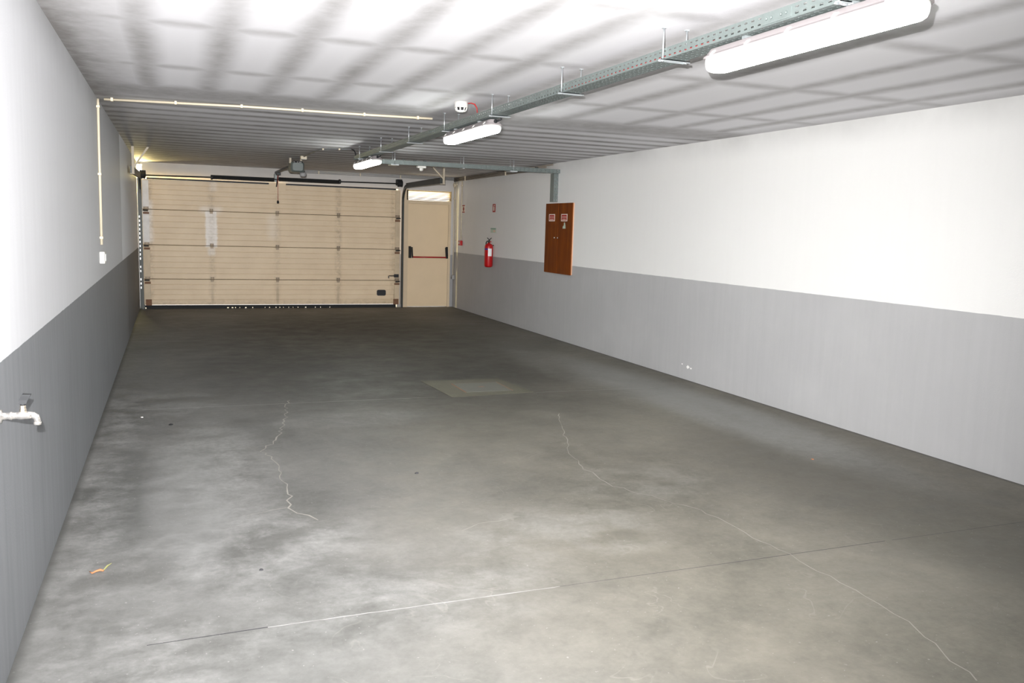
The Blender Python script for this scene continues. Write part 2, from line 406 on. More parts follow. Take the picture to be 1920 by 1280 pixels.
b = MB().use(M['wall_r']).box(W, W+.2, Y0, L+.25, 0, H)
b.use(M['chip'])                        # chipped plaster low on the wall
for y, z, r in ((8.15, .148, .035), (8.09, .142, .02), (8.27, .165, .014)):
    b.bm.faces.new([b.bm.verts.new((W-.0012, y+r*math.cos(t)*random.uniform(.6, 1.1), z+.6*r*math.sin(t)*random.uniform(.6, 1.1))) for t in [k*PI/5 for k in range(10)]]).material_index = b.cur
struct(b.done('wall_right'))
struct(MB().use(M['wall_r']).box(-.2, W+.2, Y0-.2, Y0, 0, H).done('wall_front'))
b = MB().use(M['wall_b'])               # far wall: openings for the vehicle door, the exit door and its vent
b.box(.085, W, L, L+.25, 2.345, H); b.box(0, .085, L, L+.25, 2.575, H)  # added slot in the top left corner, lets light onto the ceiling
b.box(4.76, 4.90, L, L+.25, 0, 2.345); b.box(5.86, W, L, L+.25, 0, 2.345)
struct(b.done('wall_back'))

# ------------------------------------------------------------------ exit door and vent
d1 = bpy.data.objects.new('door_1', None); C.objects.link(d1); d1.location = (5.39, L, 0); struct(d1)
b = MB().use(M['beiged'])
b.box(4.875, 4.965, L-.03, L+.06, 0, 2.36); b.box(5.812, 5.862, L-.02, L+.06, 0, 2.13); b.box(4.965, 5.862, L-.025, L+.06, 2.075, 2.14)
b.done('door_frame', None, d1)
MB().use(M['beige']).box(4.968, 5.81, L-.012, L+.05, .012, 2.074, .004).done('door_leaf', None, d1)
pb = MB().use(M['black'])
pb.prism([(L-.012, .99), (L-.075, .99), (L-.075, 1.06), (L-.05, 1.225), (L-.012, 1.225)], 4.985, 5.03, 'x')
pb.prism([(L-.05, 1.21), (L-.10, 1.03), (L-.125, .995), (L-.125, 1.035), (L-.075, 1.21)], 5.028, 5.055, 'x')
pb.prism([(L-.012, .99), (L-.075, .99), (L-.075, 1.06), (L-.05, 1.225), (L-.012, 1.225)], 5.765, 5.80, 'x')
pb.prism([(L-.05, 1.21), (L-.10, 1.03), (L-.125, .995), (L-.125, 1.035), (L-.075, 1.21)], 5.74, 5.765, 'x')
pbo = pb.done('panic_bar', None, d1)
pbo['label'] = 'black panic bar brackets on the exit door'
o = MB().tube([(5.05, L-.115, 1.013), (5.745, L-.115, 1.013)], .0145, 12).done('push_bar', M['redbar'], pbo); o['label'] = 'red push bar'
o = MB().use(M['white']).box(5.797, 5.806, L-.06, L-.03, 1.10, 1.14).done('latch_cap', None, pbo)

v = thing('air_vent', 'cream louvred vent above the exit door, glowing with daylight', 'vent', (5.39, L, 2.145))
b = MB().use(M['slat'])
b.box(4.935, 4.955, L-.03, L+.06, 2.145, 2.34); b.box(5.842, 5.862, L-.03, L+.06, 2.145, 2.34); b.box(4.955, 5.842, L-.03, L+.06, 2.325, 2.34); b.box(4.955, 5.842, L-.03, L+.06, 2.145, 2.158)
b.done('vent_frame', None, v)
b = MB()
for k in range(7):
    z = 2.170 + k*.0235
    b.prism([(L-.016, z+.010), (L-.014, z+.012), (L+.018, z-.001), (L+.016, z-.003)], 4.953, 5.844, 'x')
b.done('louvre_slats', M['slat'], v)

# ------------------------------------------------------------------ sectional garage door
g = thing('garage_door', 'wide beige sectional garage door of four ribbed panels', 'garage door', (2.42, L-.03, 0))
seams = [.062, .538, 1.155, 1.788, 2.325]
DX0, DX1, DY = .075, 4.79, L-.075      # inner skin of the panels at DY
for k in range(4):
    z0, z1 = seams[k]+.004, seams[k+1]-.004
    prof = [(DY+.04, z0), (DY+.006, z0), (DY, z0+.008)]
    n = 6 if k else 5
    for j in range(1, n):
        z = z0 + (z1-z0)*j/n; prof += [(DY, z-.007), (DY+.006, z-.002), (DY+.006, z+.002), (DY, z+.007)]
    prof += [(DY, z1-.008), (DY+.006, z1), (DY+.04, z1)]
    p = MB().use(M['panel']).prism(prof, DX0, DX1, 'x').done('panel', None, g)
    for x0, x1, side in ((DX0+.01, DX0+.115, 0), (DX1-.10, DX1-.005, 1)):
        s_ = MB().box(x0, x1, DY-.012, DY-.0005, z0+.02, z1-.02, .003).done('end_stile', M['stile'] if (side == 0 and k > 1) else M['stileb'], p)
for k in (1, 2, 3):
    z = seams[k]
    for x in (.14, 1.245, 2.42, 3.57, 4.735):
        end = x in (.14, 4.735)
        b = MB().use(M['hinge'])
        w_ = .045 if end else .032
        b.box(x-w_, x+w_, DY-.018, DY-.0006, z+.008, z+.045, .002); b.box(x-w_*.8, x+w_*.8, DY-.018, DY-.0006, z-.045, z-.008, .002)
        b.tube([(x-w_*1.05, DY-.016, z), (x+w_*1.05, DY-.016, z)], .010, 8)
        b.use(M['dark'])
        for sx in (-.6, .6):
            b.lathe([(.006, 0), (.006, -.006)], (x+sx*w_, DY-.018, z+.027), 8, 'y')
        ho = b.done('hinge', None, g)
        if end:
            b = MB().use(M['rust']); b.box(x-.05, x+.05, DY-.04, DY-.012, z-.085, z-.05, .002)
            b.use(M['dark']); sg = -1 if x < 1 else 1
            b.tube([(x-.03*sg, DY-.045, z-.02), (x+.055*sg, DY-.045, z-.02)], .012, 8)
            b.done('roller_carrier', None, g)['label'] = 'rusty roller carrier at the door edge'
b = MB().use(M['seam'])
for k in (1, 2, 3): b.box(DX0+.01, DX1-.01, DY+.012, DY+.03, seams[k]-.006, seams[k]+.006)
b.done('joint_strip', None, g)
# rubber foot, let go in places so daylight shows under it
b = MB().use(M['black']); x = DX0+.03
b.box(DX0+.01, DX1-.07, DY-.012, DY+.045, .020, .060)
gaps = [1.50, 1.58, 1.64, 1.72, 1.82, 1.95, 2.18, 2.26, 2.38, 2.45, 2.52, 2.62, 2.70, 2.79, 2.93, 3.12, 3.22, 3.40]
for gx in gaps + [DX1-.07]:
    b.box(x, gx, DY-.012, DY+.02, 0.001, .020); x = gx + random.choice((.012, .018, .03))
b.done('bottom_seal', None, g)['label'] = 'black rubber bottom seal'
b = MB().use(M['navy']); b.box(.16, 2.27, DY-.01, DY+.05, 2.323, 2.350); b.box(2.58, 4.70, DY-.01, DY+.05, 2.323, 2.350)
b.done('top_seal', None, g)['label'] = 'black rubber top seal'
MB().use(M['beige']).box(2.27, 2.58, DY-.012, DY-.0006, 2.20, 2.352, .003).done('reinforcing_plate', None, g)
for x in (.15, 4.72):                    # bottom corner brackets
    MB().use(M['rust']).box(x-.05, x+.05, DY-.03, DY-.001, .06, .17, .003).done('corner_bracket', None, g)['label'] = 'rusty bottom corner bracket'
b = MB().use(M['navy'])
pts = []
for cx, cz, a0 in ((4.485, .32, 0), (4.365, .32, 90), (4.365, .265, 180), (4.485, .265, 270)):
    for k in range(6):
        a = math.radians(a0 + k*18); pts.append((cx+.03*math.cos(a), cz+.03*math.sin(a)))
b.prism(pts, DY-.012, DY-.0006, 'y')
b.done('pull_handle', None, g)['label'] = 'black recessed pull handle'
b = MB().use(M['navy']); b.box(4.675, 4.765, DY-.05, DY-.012, .60, .665, .004)
lk = b.done('lock_box', None, g); lk['label'] = 'black lock with lever'
MB().tube([(4.68, DY-.045, .632), (4.57, DY-.045, .632), (4.56, DY-.045, .625), (4.56, DY-.045, .595), (4.57, DY-.045, .585)], .009, 8).done('lever', M['navy'], lk)

# spring shaft over the door
s = thing('torsion_spring', 'black torsion spring shaft above the garage door panels', 'spring', (2.42, L-.12, 2.41))
SY = L-.16
def shz(x): return 2.382 + (x-.08)*.0135
o = MB().tube([(.06, SY, shz(.06)), (4.80, SY, shz(4.80))], .013, 10).done('shaft', M['dark'], s)
b = MB()
for a_, c_ in ((1.27, 2.36), (2.44, 3.56)):
    n = int((c_-a_)/.012); prof = []
    for i in range(n):
        x = a_ + i*(c_-a_)/n; prof += [(.034, x), (.040, x+.006)]
    b.lathe([(r, x-a_) for r, x in prof], (a_, SY, shz((a_+c_)/2)), 14, 'x', True)
b.done('spring_coil', M['dark'], s)
for x in (1.255, 3.575):
    MB().use(M['dark']).lathe([(.045, 0), (.045, .03), (.03, .04)], (x-.015, SY, shz(x)), 14, 'x').done('winding_cone', None, s)
for x in (.10, 4.76):
    b = MB().use(M['black']).lathe([(.03, -.05), (.065, -.045), (.06, .0), (.065, .045), (.03, .05)], (x, SY, shz(x)), 16, 'x')
    b.box(x-.05, x+.05, SY+.02, L-.001, shz(x)-.03, shz(x)+.085)
    b.done('cable_drum', None, s)
MB().use(M['galvd']).box(2.37, 2.43, SY+.016, L-.0006, 2.37, 2.52, .003).done('centre_bracket', None, s)

def track(label, xs, side, yend, z_end, zt, bracket_x):
    t = thing('door_track', label, 'track', (xs, L-.2, 0), 'steel tracks at both sides of the garage door')
    ty = DY-.055
    pts = [(xs, ty, .0), (xs, ty, zt-.32)]
    for k in range(1, 7):
        a = k/6*PI/2; pts.append((xs, ty-.30+.30*math.cos(a), zt-.32+.30*math.sin(a)))
    b = MB(); n = len(pts)
    def ring(p, d):   # narrow channel section
        p = Vector(p); nx = Vector((1, 0, 0)); d = d.normalized(); m_ = nx.cross(d).normalized()
        return [p+nx*a+m_*c for a, c in ((-.018, -.028), (.018, -.028), (.018, .028), (-.018, .028))]
    rings = []
    for i, p in enumerate(pts):
        dd = Vector(pts[min(i+1, n-1)])-Vector(pts[max(i-1, 0)]); rings.append(ring(p, dd))
    b.stack(rings); vt = b.done('vertical_track', M['rail'], t)
    y1 = ty-.30
    b = MB(); b.stack([[(xs-.02, y1, zt-.065), (xs+.02, y1, zt-.065), (xs+.02, y1, zt+.035), (xs-.02, y1, zt+.035)],
                       [(xs-.02, yend, z_end-.05), (xs+.02, yend, z_end-.05), (xs+.02, yend, z_end+.05), (xs-.02, yend, z_end+.05)]])
    b.done('horizontal_track', M['rail'], t)
    b = MB().use(M['beigebr'])
    bx = bracket_x
    b.box(bx-.016, bx+.016, yend-.03, yend-.004, z_end-.06, H)
    dx = .20*side
    b.stack([[(bx-.014, yend-.032, z_end+.02), (bx+.014, yend-.032, z_end+.02), (bx+.014, yend-.010, z_end+.02), (bx-.014, yend-.010, z_end+.02)],
             [(bx-.014+dx, yend-.032, H), (bx+.014+dx, yend-.032, H), (bx+.014+dx, yend-.010, H), (bx-.014+dx, yend-.010, H)]])
    b.box(min(bx, xs)-.02, max(bx, xs)+.02, yend-.034, yend+.03, z_end-.062, z_end-.052)
    b.done('hanger_bracket', None, t)['label'] = 'beige V shaped ceiling bracket'
    return t
tl = track('dark garage door track along the left wall, its end hung from a beige bracket', .055, 1, 13.45, 2.30, 2.38, .075)
tr = track('dark garage door track over the exit door, its end hung from a beige bracket', 4.83, -1, 14.25, 2.405, 2.415, 4.87)
# perforated angle closing the gap at the left wall; daylight shows through its slots
us = slots(2.335, .075, .035, .06)
MB().sheet((.002, L-.02, 0), (0, 0, 1), (1, 0, 0), us, [0, .018, .030, .085], lambda i, j: j == 1 and i % 2 == 1 and .25 < us[i] < 1.65 and random.random() > .15).done('perforated_angle', M['rail'], tl, .002)

# opener
g2 = thing('door_opener', 'grey green garage door opener hanging from the ceiling', 'opener', (2.40, 14.0, H))
b = MB().use(M['motor'])
def rr(x0, x1, z0, z1, y, r=.03):
    out = []
    for cx, cz, a0 in ((x1-r, z1-r, 0), (x0+r, z1-r, 90), (x0+r, z0+r, 180), (x1-r, z0+r, 270)):
        for k in range(5):
            a = math.radians(a0+k*22.5); out.append((cx+r*math.cos(a), y, cz+r*math.sin(a)))
    return out
b.stack([rr(2.325, 2.48, 2.425, 2.545, 13.86, .03), rr(2.30, 2.505, 2.405, 2.565, 13.90, .035), rr(2.30, 2.505, 2.405, 2.57, 14.22, .035)], smooth=False)
b.done('motor_housing', None, g2)
b = MB().use(M['black']); b.stack([rr(2.33, 2.475, 2.535, 2.575, 13.87, .012), rr(2.33, 2.475, 2.535, 2.575, 13.95, .012)])
for x in (2.345, 2.40, 2.43, 2.45): b.use(M['white']).lathe([(.006, 0), (.006, -.008)], (x, 13.868, 2.556), 8, 'y')
b.done('terminal_strip', None, g2)
for q in ((2.285, 2.315, 13.95, 13.975), (2.47, 2.50, 14.1, 14.125)): MB().use(M['beigebr']).box(*q, 2.54, H).done('hanging_strap', None, g2)
MB().use(M['rail']).box(2.385, 2.425, 14.22, L-.001, 2.525, 2.565, .003).done('drive_rail', None, g2)
b = MB().use(M['dark']); b.box(2.365, 2.44, 16.45, 16.62, 2.48, 2.525, .004); b.stack([[(2.395, 16.55, 2.5), (2.415, 16.55, 2.5), (2.415, 16.575, 2.5), (2.395, 16.575, 2.5)], [(2.395, DY-.04, 2.28), (2.415, DY-.04, 2.28), (2.415, DY-.013, 2.28), (2.395, DY-.013, 2.28)]])
b.done('door_arm', None, g2)
b = MB().tube([(2.39, 16.5, 2.48), (2.39, 16.5, 2.0)], .0045, 6)
rc = b.done('release_cord', M['redbar'], g2)
MB().lathe([(.006, .03), (.016, .025), (.02, 0), (.02, -.02), (.014, -.026)], (2.39, 16.5, 1.99), 12).done('cord_knob', M['black'], rc)
b = MB().lathe([(.02, 0), (.05, -.005), (.05, -.05), (.035, -.065)], (2.50, 14.02, 2.41), 16).done('light_cap', M['grey'], g2)

# ------------------------------------------------------------------ cable trays
TX0, TX1, TZ0, TZ1 = 2.834, 2.944, 2.470, 2.522
YT0, YT1 = .6, 11.62
t = thing('cable_tray', 'long perforated galvanised cable tray running along the ceiling over the lights', 'cable tray', (2.887, 6, TZ0))
ln = YT1-YT0; us = slots(ln, .046, .021)
vs = [0, .010, .017, .034, .041, TZ1-TZ0]
hole = lambda i, j: i % 2 == 1 and j in (1, 3)
b = MB()
b.sheet((TX0, YT0, TZ0), (0, 1, 0), (0, 0, 1), us, vs, hole)
b.sheet((TX1, YT0, TZ0), (0, 1, 0), (0, 0, 1), us, vs, hole)
vb = [0, .012, .019, .036, .043, .066, .073, .090, .097, TX1-TX0]
b.sheet((TX0, YT0, TZ0), (0, 1, 0), (1, 0, 0), us, vb, lambda i, j: i % 2 == 1 and j in (1, 3, 5, 7))
b.sheet((TX0, YT0, TZ1), (0, 1, 0), (1, 0, 0), [0, ln], [0, .008], lambda i, j: False)
b.sheet((TX1-.008, YT0, TZ1), (0, 1, 0), (1, 0, 0), [0, ln], [0, .008], lambda i, j: False)
b.done('tray_channel', M['galv'], t, .0016)
for y in (2.95, 7.9):
    b = MB(); b.box(TX0-.004, TX0-.0012, y-.09, y+.09, TZ0+.004, TZ1-.006)
    for k in (-.06, -.03, .03, .06): b.lathe([(.006, 0), (.006, -.006)], (TX0-.004, y+k, TZ0+.026), 8, 'x')
    b.done('splice_plate', M['galv'], t)
MB().use(M['galvd']).box(TX0+.003, TX1-.003, YT1-.004, YT1+.001, TZ0+.003, TZ1-.004).done('end_cap', None, t)

c = thing('cable_tray', 'perforated galvanised cable tray crossing to the right wall above the wooden cabinet', 'cable tray', (4.4, 11.85, TZ0))
CX0, CX1, CY0, CY1, CZ0, CZ1 = TX1+.004, W-.004, 11.80, 11.91, 2.462, 2.518
MBc = MB(); ln = CX1-CX0; us2 = slots(ln, .066, .032); vs2 = [0, .008, .020, .036, .048, CZ1-CZ0]
MBc.sheet((CX0, CY0, CZ0), (1, 0, 0), (0, 0, 1), us2, vs2, hole); MBc.sheet((CX0, CY1, CZ0), (1, 0, 0), (0, 0, 1), us2, vs2, hole)
MBc.sheet((CX0, CY0, CZ0), (1, 0, 0), (0, 1, 0), us2, [0, .012, .019, .045, .052, .09, .097, CY1-CY0], lambda i, j: i % 2 == 1 and j in (1, 3, 5))
MBc.sheet((CX0, CY0, CZ1), (1, 0, 0), (0, 1, 0), [0, ln], [0, .008], lambda i, j: False)
MBc.done('tray_channel', M['galv'], c, .0016)
for x in (3.55, 3.72, 3.86, 5.55): MB().use(M['dark']).box(x-.02, x+.02, CY0-.004, CY0+.03, CZ1+.001, CZ1+.016).done('clamp', None, c)

d = thing('cable_tray', 'short vertical cable tray dropping down the right wall onto the wooden cabinet', 'cable tray', (W-.03, 11.9, 2.03))
DZ0, DZ1 = 2.045, CZ0-.002
b = MB(); us3 = slots(DZ1-DZ0, .055, .026); vs3 = [0, .012, .020, .046, .054, .070]
b.sheet((W-.002, 11.86, DZ0), (0, 0, 1), (-1, 0, 0), us3, vs3, hole); b.sheet((W-.002, 11.99, DZ0), (0, 0, 1), (-1, 0, 0), us3, vs3, hole)
b.done('tray_channel', M['galv'], d, .0016)
MB().use(M['galvd']).box(W-.072, W-.070, 11.861, 11.989, DZ0, DZ1).done('tray_cover', None, d)

HY = [2.58, 3.80, 4.99, 6.245, 7.47, 8.71, 9.975, 11.2]
ordn = ['nearest to the camera, above the nearest light', 'just past the nearest light', 'between the nearest and the middle light', 'at the near end of the middle light',
        'at the far end of the middle light', 'between the middle and the far light', 'just before the far light', 'above the far light']
def hanger(y, label, x0=2.825, x1=2.955, zb=TZ0-.002):
    h = thing('tray_hanger', label, 'tray hanger', ((x0+x1)/2, y, zb), 'trapeze hangers along the cable tray')
    for x in (x0, x1):
        r = MB().tube([(x, y, zb-.012), (x, y, H)], .0042, 8).done('threaded_rod', M['zinc'], h)
        MB().use(M['zinc']).box(x-.009, x+.009, y-.009, y+.009, H-.006, H-.0005).done('anchor', None, r)
    b = MB(); b.box(x0-.018, x1+.018, y-.016, y+.016, zb-.004, zb); b.box(x0-.018, x1+.018, y-.016, y-.013, zb-.009, zb); b.box(x0-.018, x1+.018, y+.013, y+.016, zb-.009, zb)
    for x in (x0, x1): b.lathe([(.009, 0), (.009, -.006)], (x, y, zb-.004), 6)
    b.done('cross_bar', M['zinc'], h)
    return h
for y, w_ in zip(HY, ordn): hanger(y, 'zinc trapeze hanger under the long tray, ' + w_)
def hanger2(x, label):
    h = thing('tray_hanger', label, 'tray hanger', (x, 11.855, CZ0), 'trapeze hangers under the cross tray')
    for y in (11.785, 11.925): MB().tube([(x, y, CZ0-.014), (x, y, H)], .004, 8).done('threaded_rod', M['zinc'], h)
    b = MB(); b.box(x-.055, x+.055, 11.77, 11.94, CZ0-.018, CZ0-.003)
    b.done('cross_bar', M['zinc'], h)
hanger2(3.43, 'zinc hanger under the cross tray, beside the far light'); hanger2(5.18, 'zinc hanger under the cross tray, near the right wall')
h = thing('tray_hanger', 'pair of thin zinc rods holding the middle of the cross tray', 'tray hanger', (4.42, 11.86, CZ1), 'trapeze hangers under the cross tray')
for y in (11.79, 11.92): MB().tube([(4.42, y, CZ0-.012), (4.42, y, H)], .004, 8).done('threaded_rod', M['zinc'], h)
MB().box(4.405, 4.435, 11.775, 11.935, CZ0-.014, CZ0-.003).done('cross_bar', M['zinc'], h)

# cables lying in the tray
o = MB().tube([(2.885, 2.9, TZ0+.012), (2.862, 3.3, TZ0+.012)] + [(2.8475+.001*math.sin(k*1.3), 3.5+k*.2, TZ0+.0115) for k in range(8)] + [(2.865, 5.1, TZ0+.012), (2.89, 5.6, TZ0+.012)], .008, 8).done('red_cable', M['redcable'])
tag(o, 'red cable lying in the long perforated tray, seen through its slots', 'cable')
o = MB().tube([(2.915+.008*math.sin(k*.9), .8+k*.36, TZ0+.014) for k in range(30)], .011, 8).done('grey_cable', M['greyd'])
tag(o, 'dark grey cable lying in the long perforated tray', 'cable')

# ------------------------------------------------------------------ lights
def stadium(w, y0, y1, z, cx=0., seg=10):
    r = w/2; ry = min(r*1.0, .07); out = []
    for k in range(seg+1): a = -PI/2 + PI*k/seg; out.append((cx+r*math.sin(a), y0+ry-ry*math.cos(a), z))
    for k in range(seg+1): a = PI/2 - PI*k/seg; out.append((cx+r*math.sin(a), y1-ry+ry*math.cos(a), z))
    return out
def make_light():
    r = thing('batten_light', '', 'ceiling light', (2.905, 2.27, 2.357), 'sealed fluorescent battens under the cable tray')
    off = Vector(r.location)
    def sh(lv): return [(p[0]+off.x, p[1]+off.y, p[2]+off.z) for p in lv]
    ho = MB().stack([sh(stadium(w, a, 1.23-a, z)) for w, a, z in ((.148, -.006, .058), (.148, -.006, .064), (.122, .006, .074), (.088, .022, .099), (.080, .026, .102))], smooth=False).done('lamp_housing', M['lampbody'], r)
    MB().stack([sh(stadium(w, a, 1.23-a, z)) for w, a, z in ((.130, .002, .0575), (.130, .002, .045), (.126, .004, .028), (.112, .010, .012), (.086, .022, .004), (.05, .04, .001))], smooth=True).done('diffuser', M['diff'], r)
    for sx in (-1, 1):
        for yy in (.10, .36, .62, .88, 1.13):
            MB().stack([[(off.x+sx*a, off.y+yy+d, off.z+z) for d in (-.009, .009)] + [(off.x+sx*(a+.006), off.y+yy+d, off.z+z) for d in (.009, -.009)] for a, z in ((.066, .050), (.066, .068), (.052, .086))]).done('clip', M['white'], r)
    for yy in (.30, .93):
        MB().box(off.x-.045, off.x+.02, off.y+yy-.012, off.y+yy+.012, off.z+.1015, off.z+.1128).done('mounting_strap', M['zinc'], r)
    return r
lt = make_light()
def copy_tree(o, parent=None):
    c = o.copy(); C.objects.link(c); c.parent = parent
    for k in ('label', 'group', 'category'):
        if parent is None and k in o: c[k] = o[k]
    for ch in [x for x in o.children]:
        d_ = ch.copy(); C.objects.link(d_); d_.parent = c
    return c
lights = [lt, copy_tree(lt), copy_tree(lt)]
for o, y, lb in zip(lights, (2.27, 6.37, 10.50), ('long white fluorescent light nearest the camera, cut by the top of the photo', 'middle fluorescent light under the cable tray, beside the smoke detector', 'farthest and smallest fluorescent light, at the end of the cable tray')):
    o.location = (2.905, y, 2.357); o['label'] = lb
for o, y in ((lights[1], 6.37), (lights[2], 10.50)):
    gl = MB().use(M['black']).lathe([(.013, 0), (.016, -.01), (.013, -.022)], (2.905, y+.014, 2.442), 10, 'y'); gl.tube([(2.905, y-.008, 2.442), (2.915, y-.030, 2.443), (2.928, y-.040, 2.450), (2.935, y-.042, 2.461)], .007, 8)
    gl.done('power_lead', None, o)['label'] = 'black power lead and gland'

# ------------------------------------------------------------------ smoke detector, sensor, conduits on the ceiling
s = thing('smoke_detector', 'cream smoke detector on the ceiling beside the cable tray', 'smoke detector', (2.745, 6.75, H))
b = MB().use(M['white']).lathe([(.052, H-.0005), (.054, H-.03), (.054, H-.042), (.050, H-.046)], (2.745, 6.75, 0), 24).done('detector_body', None, s)
b = MB().use(M['black']).lathe([(.042, -.0005), (.036, -.022)], (2.745, 6.75, H-.046), 24).done('sensing_chamber', None, s)
b = MB().use(M['white'])
for k in range(8):
    a = k*PI/4+.3; ca, sa = math.cos(a), math.sin(a)
    b.tube([(2.745+.046*ca, 6.75+.046*sa, H-.045), (2.745+.038*ca, 6.75+.038*sa, H-.07)], .006, 6)
b.lathe([(.040, H-.068), (.038, H-.076), (.02, H-.080)], (2.745, 6.75, 0), 24)
b.done('detector_cage', None, s)
b = MB()
for q in (0, .012):
    b.tube([(2.795, 6.73-q, H-.012), (2.812, 6.71-q, H-.010), (2.832, 6.68-q, H-.02), (2.846, 6.66-q*.5, H-.05), (2.848, 6.65, H-.088)], .0032, 6)
b.done('red_wire', M['redcable'], s)['label'] = 'pair of red wires'

s = thing('ceiling_sensor', 'small white motion sensor fixed under the cross tray', 'sensor', (3.83, 11.86, CZ0))
MB().use(M['white']).box(3.765, 3.885, 11.82, 11.90, CZ0-.034, CZ0-.002, .006).done('sensor_base', None, s)
MB().lathe([(.027, .001), (.03, -.010), (.026, -.028), (.010, -.04)], (3.825, 11.86, CZ0-.034), 16).done('sensor_lens', M['white'], s)

def conduit(name, label, pts, r, clips, m=None, group=None, csz=.014):
    o = thing(name, label, 'conduit', pts[0], group)
    MB().tube(pts, r, 8).done('pipe', m or M['cream'], o)
    for p, ax in clips:
        p = Vector(p); b = MB()
        e = {'x': (.010, r+csz, r+.004), 'y': (r+csz, .010, r+.004), 'z': (r+.004, r+csz, .010)}[ax]
        b.box(p.x-e[0], p.x+e[0], p.y-e[1], p.y+e[1], p.z-e[2], p.z+e[2], .002); b.done('clip', M['cream'], o)
    return o
cz = H-.014
conduit('ceiling_conduit', 'cream conduit crossing the ceiling from the left wall to the tray', [(.06, 8.20, cz), (1.15, 7.98, cz), (2.25, 7.90, cz), (2.815, 7.82, cz)], .0105,
        [((.12, 8.19, cz), 'x'), ((.62, 8.09, cz), 'x'), ((1.15, 7.985, cz), 'x'), ((1.66, 7.945, cz), 'x'), ((2.20, 7.905, cz), 'x'), ((2.68, 7.845, cz), 'x')])
conduit('wall_conduit', 'cream conduit running down the left wall to the white light switch', [(.0125, 8.20, 2.605), (.0125, 8.19, 2.56), (.0125, 8.15, 2.2), (.0125, 8.10, 1.39)], .0105,
        [((.0125, 8.185, 2.54), 'z'), ((.0125, 8.13, 1.98), 'z'), ((.0125, 8.105, 1.45), 'z')])
s = thing('light_switch', 'white light switch box on the left wall under the conduit', 'light switch', (.02, 8.2, 1.27))
MB().box(.0005, .042, 7.98, 8.14, 1.235, 1.335, .006).done('switch_box', M['white'], s)
MB().box(.042, .047, 8.02, 8.10, 1.255, 1.315, .003).done('rocker', M['paper'], s)
conduit('ceiling_conduit', 'thin grey conduit on the ceiling from the tray to the door opener', [(2.80, 11.62, cz+.004), (2.44, 11.9, cz+.004), (2.43, 13.4, cz+.004)], .008,
        [((2.66, 11.73, cz+.004), 'x'), ((2.47, 11.88, cz+.004), 'x')], M['greyd'])
s = thing('power_lead', 'short black lead drooping from the ceiling conduit into the tray end', 'cable', (2.81, 11.6, 2.6))
MB().tube([(2.80, 11.60, 2.606), (2.825, 11.57, 2.595), (2.84, 11.55, 2.56), (2.845, 11.54, 2.51)], .008, 8).done('lead', M['black'], s)
s = thing('ceiling_junction_box', 'small white junction box on the ceiling above the door opener', 'junction box', (2.43, 13.45, H))
MB().box(2.385, 2.475, 13.40, 13.49, H-.045, H-.001, .004).done('box_body', M['cream'], s)
MB().box(2.39, 2.47, 13.405, 13.485, H-.050, H-.045).done('box_lid', M['white'], s)

gp = 'cream conduits in the far right corner'
conduit('wall_conduit', 'upper of two conduits along the top of the far wall', [(2.55, L-.012, 2.603), (W-.02, L-.012, 2.603)], .010, [((x, L-.012, 2.603), 'x') for x in (3.2, 4.0, 4.8)], M['grey'], gp)
conduit('wall_conduit', 'lower of two conduits along the top of the far wall', [(2.75, L-.012, 2.575), (W-.02, L-.012, 2.575)], .010, [((x, L-.012, 2.575), 'x') for x in (3.2, 4.0, 4.8)], M['grey'], gp)
for k, (z, ye, lb) in enumerate(((2.603, 12.05, 'top conduit of the three along the right wall under the ceiling'), (2.577, 12.3, 'middle conduit of the three along the right wall under the ceiling'), (2.551, 12.6, 'bottom conduit of the three along the right wall under the ceiling'))):
    conduit('wall_conduit', lb, [(W-.014, L-.03, z), (W-.014, ye, z)], .0125, [((W-.014, 16.2, z), 'y'), ((W-.014, 14.0, z), 'y')], M['conduitb'], gp)
conduit('wall_conduit', 'vertical conduit on the right wall nearest the exit door', [(W-.012, 16.93, 2.535), (W-.012, 16.93, .66)], .012, [((W-.012, 16.93, 2.2), 'z')], M['cream'], gp)
conduit('wall_conduit', 'middle vertical conduit in the corner beside the exit door', [(W-.012, 16.78, 2.535), (W-.012, 16.78, 1.36)], .012, [((W-.012, 16.78, 2.48), 'z')], M['cream'], gp)
conduit('wall_conduit', 'vertical conduit dropping to the red fire alarm call point', [(W-.012, 16.43, 2.535), (W-.012, 16.43, 1.39)], .012, [((W-.012, 16.43, 2.45), 'z')], M['cream'], gp)
s = thing('alarm_sounder', 'small cream round alarm housing high in the corner over the conduits', 'alarm', (W-.03, 16.88, 2.47))
MB().lathe([(.035, 0), (.045, -.01), (.045, -.045), (.035, -.055)], (W-.0005, 16.86, 2.47), 16, 'x').done('sounder_body', M['cream'], s)
s = thing('wall_socket', 'small grey socket on the grey dado beside the exit door', 'socket', (W-.03, 16.9, .6))
MB().box(W-.05, W-.0005, 16.85, 16.93, .57, .655, .005).done('socket_body', M['grey'], s)
MB().box(W-.056, W-.05, 16.86, 16.92, .58, .62, .002).done('socket_cover', M['greyd'], s)
s = thing('fire_call_point', 'red fire alarm call point on the right wall beside the exit door', 'call point', (W-.03, 16.5, 1.33))
MB().box(W-.055, W-.0005, 16.36, 16.49, 1.275, 1.37, .008).done('call_point_body', M['red'], s)
MB().box(W-.058, W-.055, 16.40, 16.45, 1.30, 1.345).done('glass_pane', M['paper'], s)

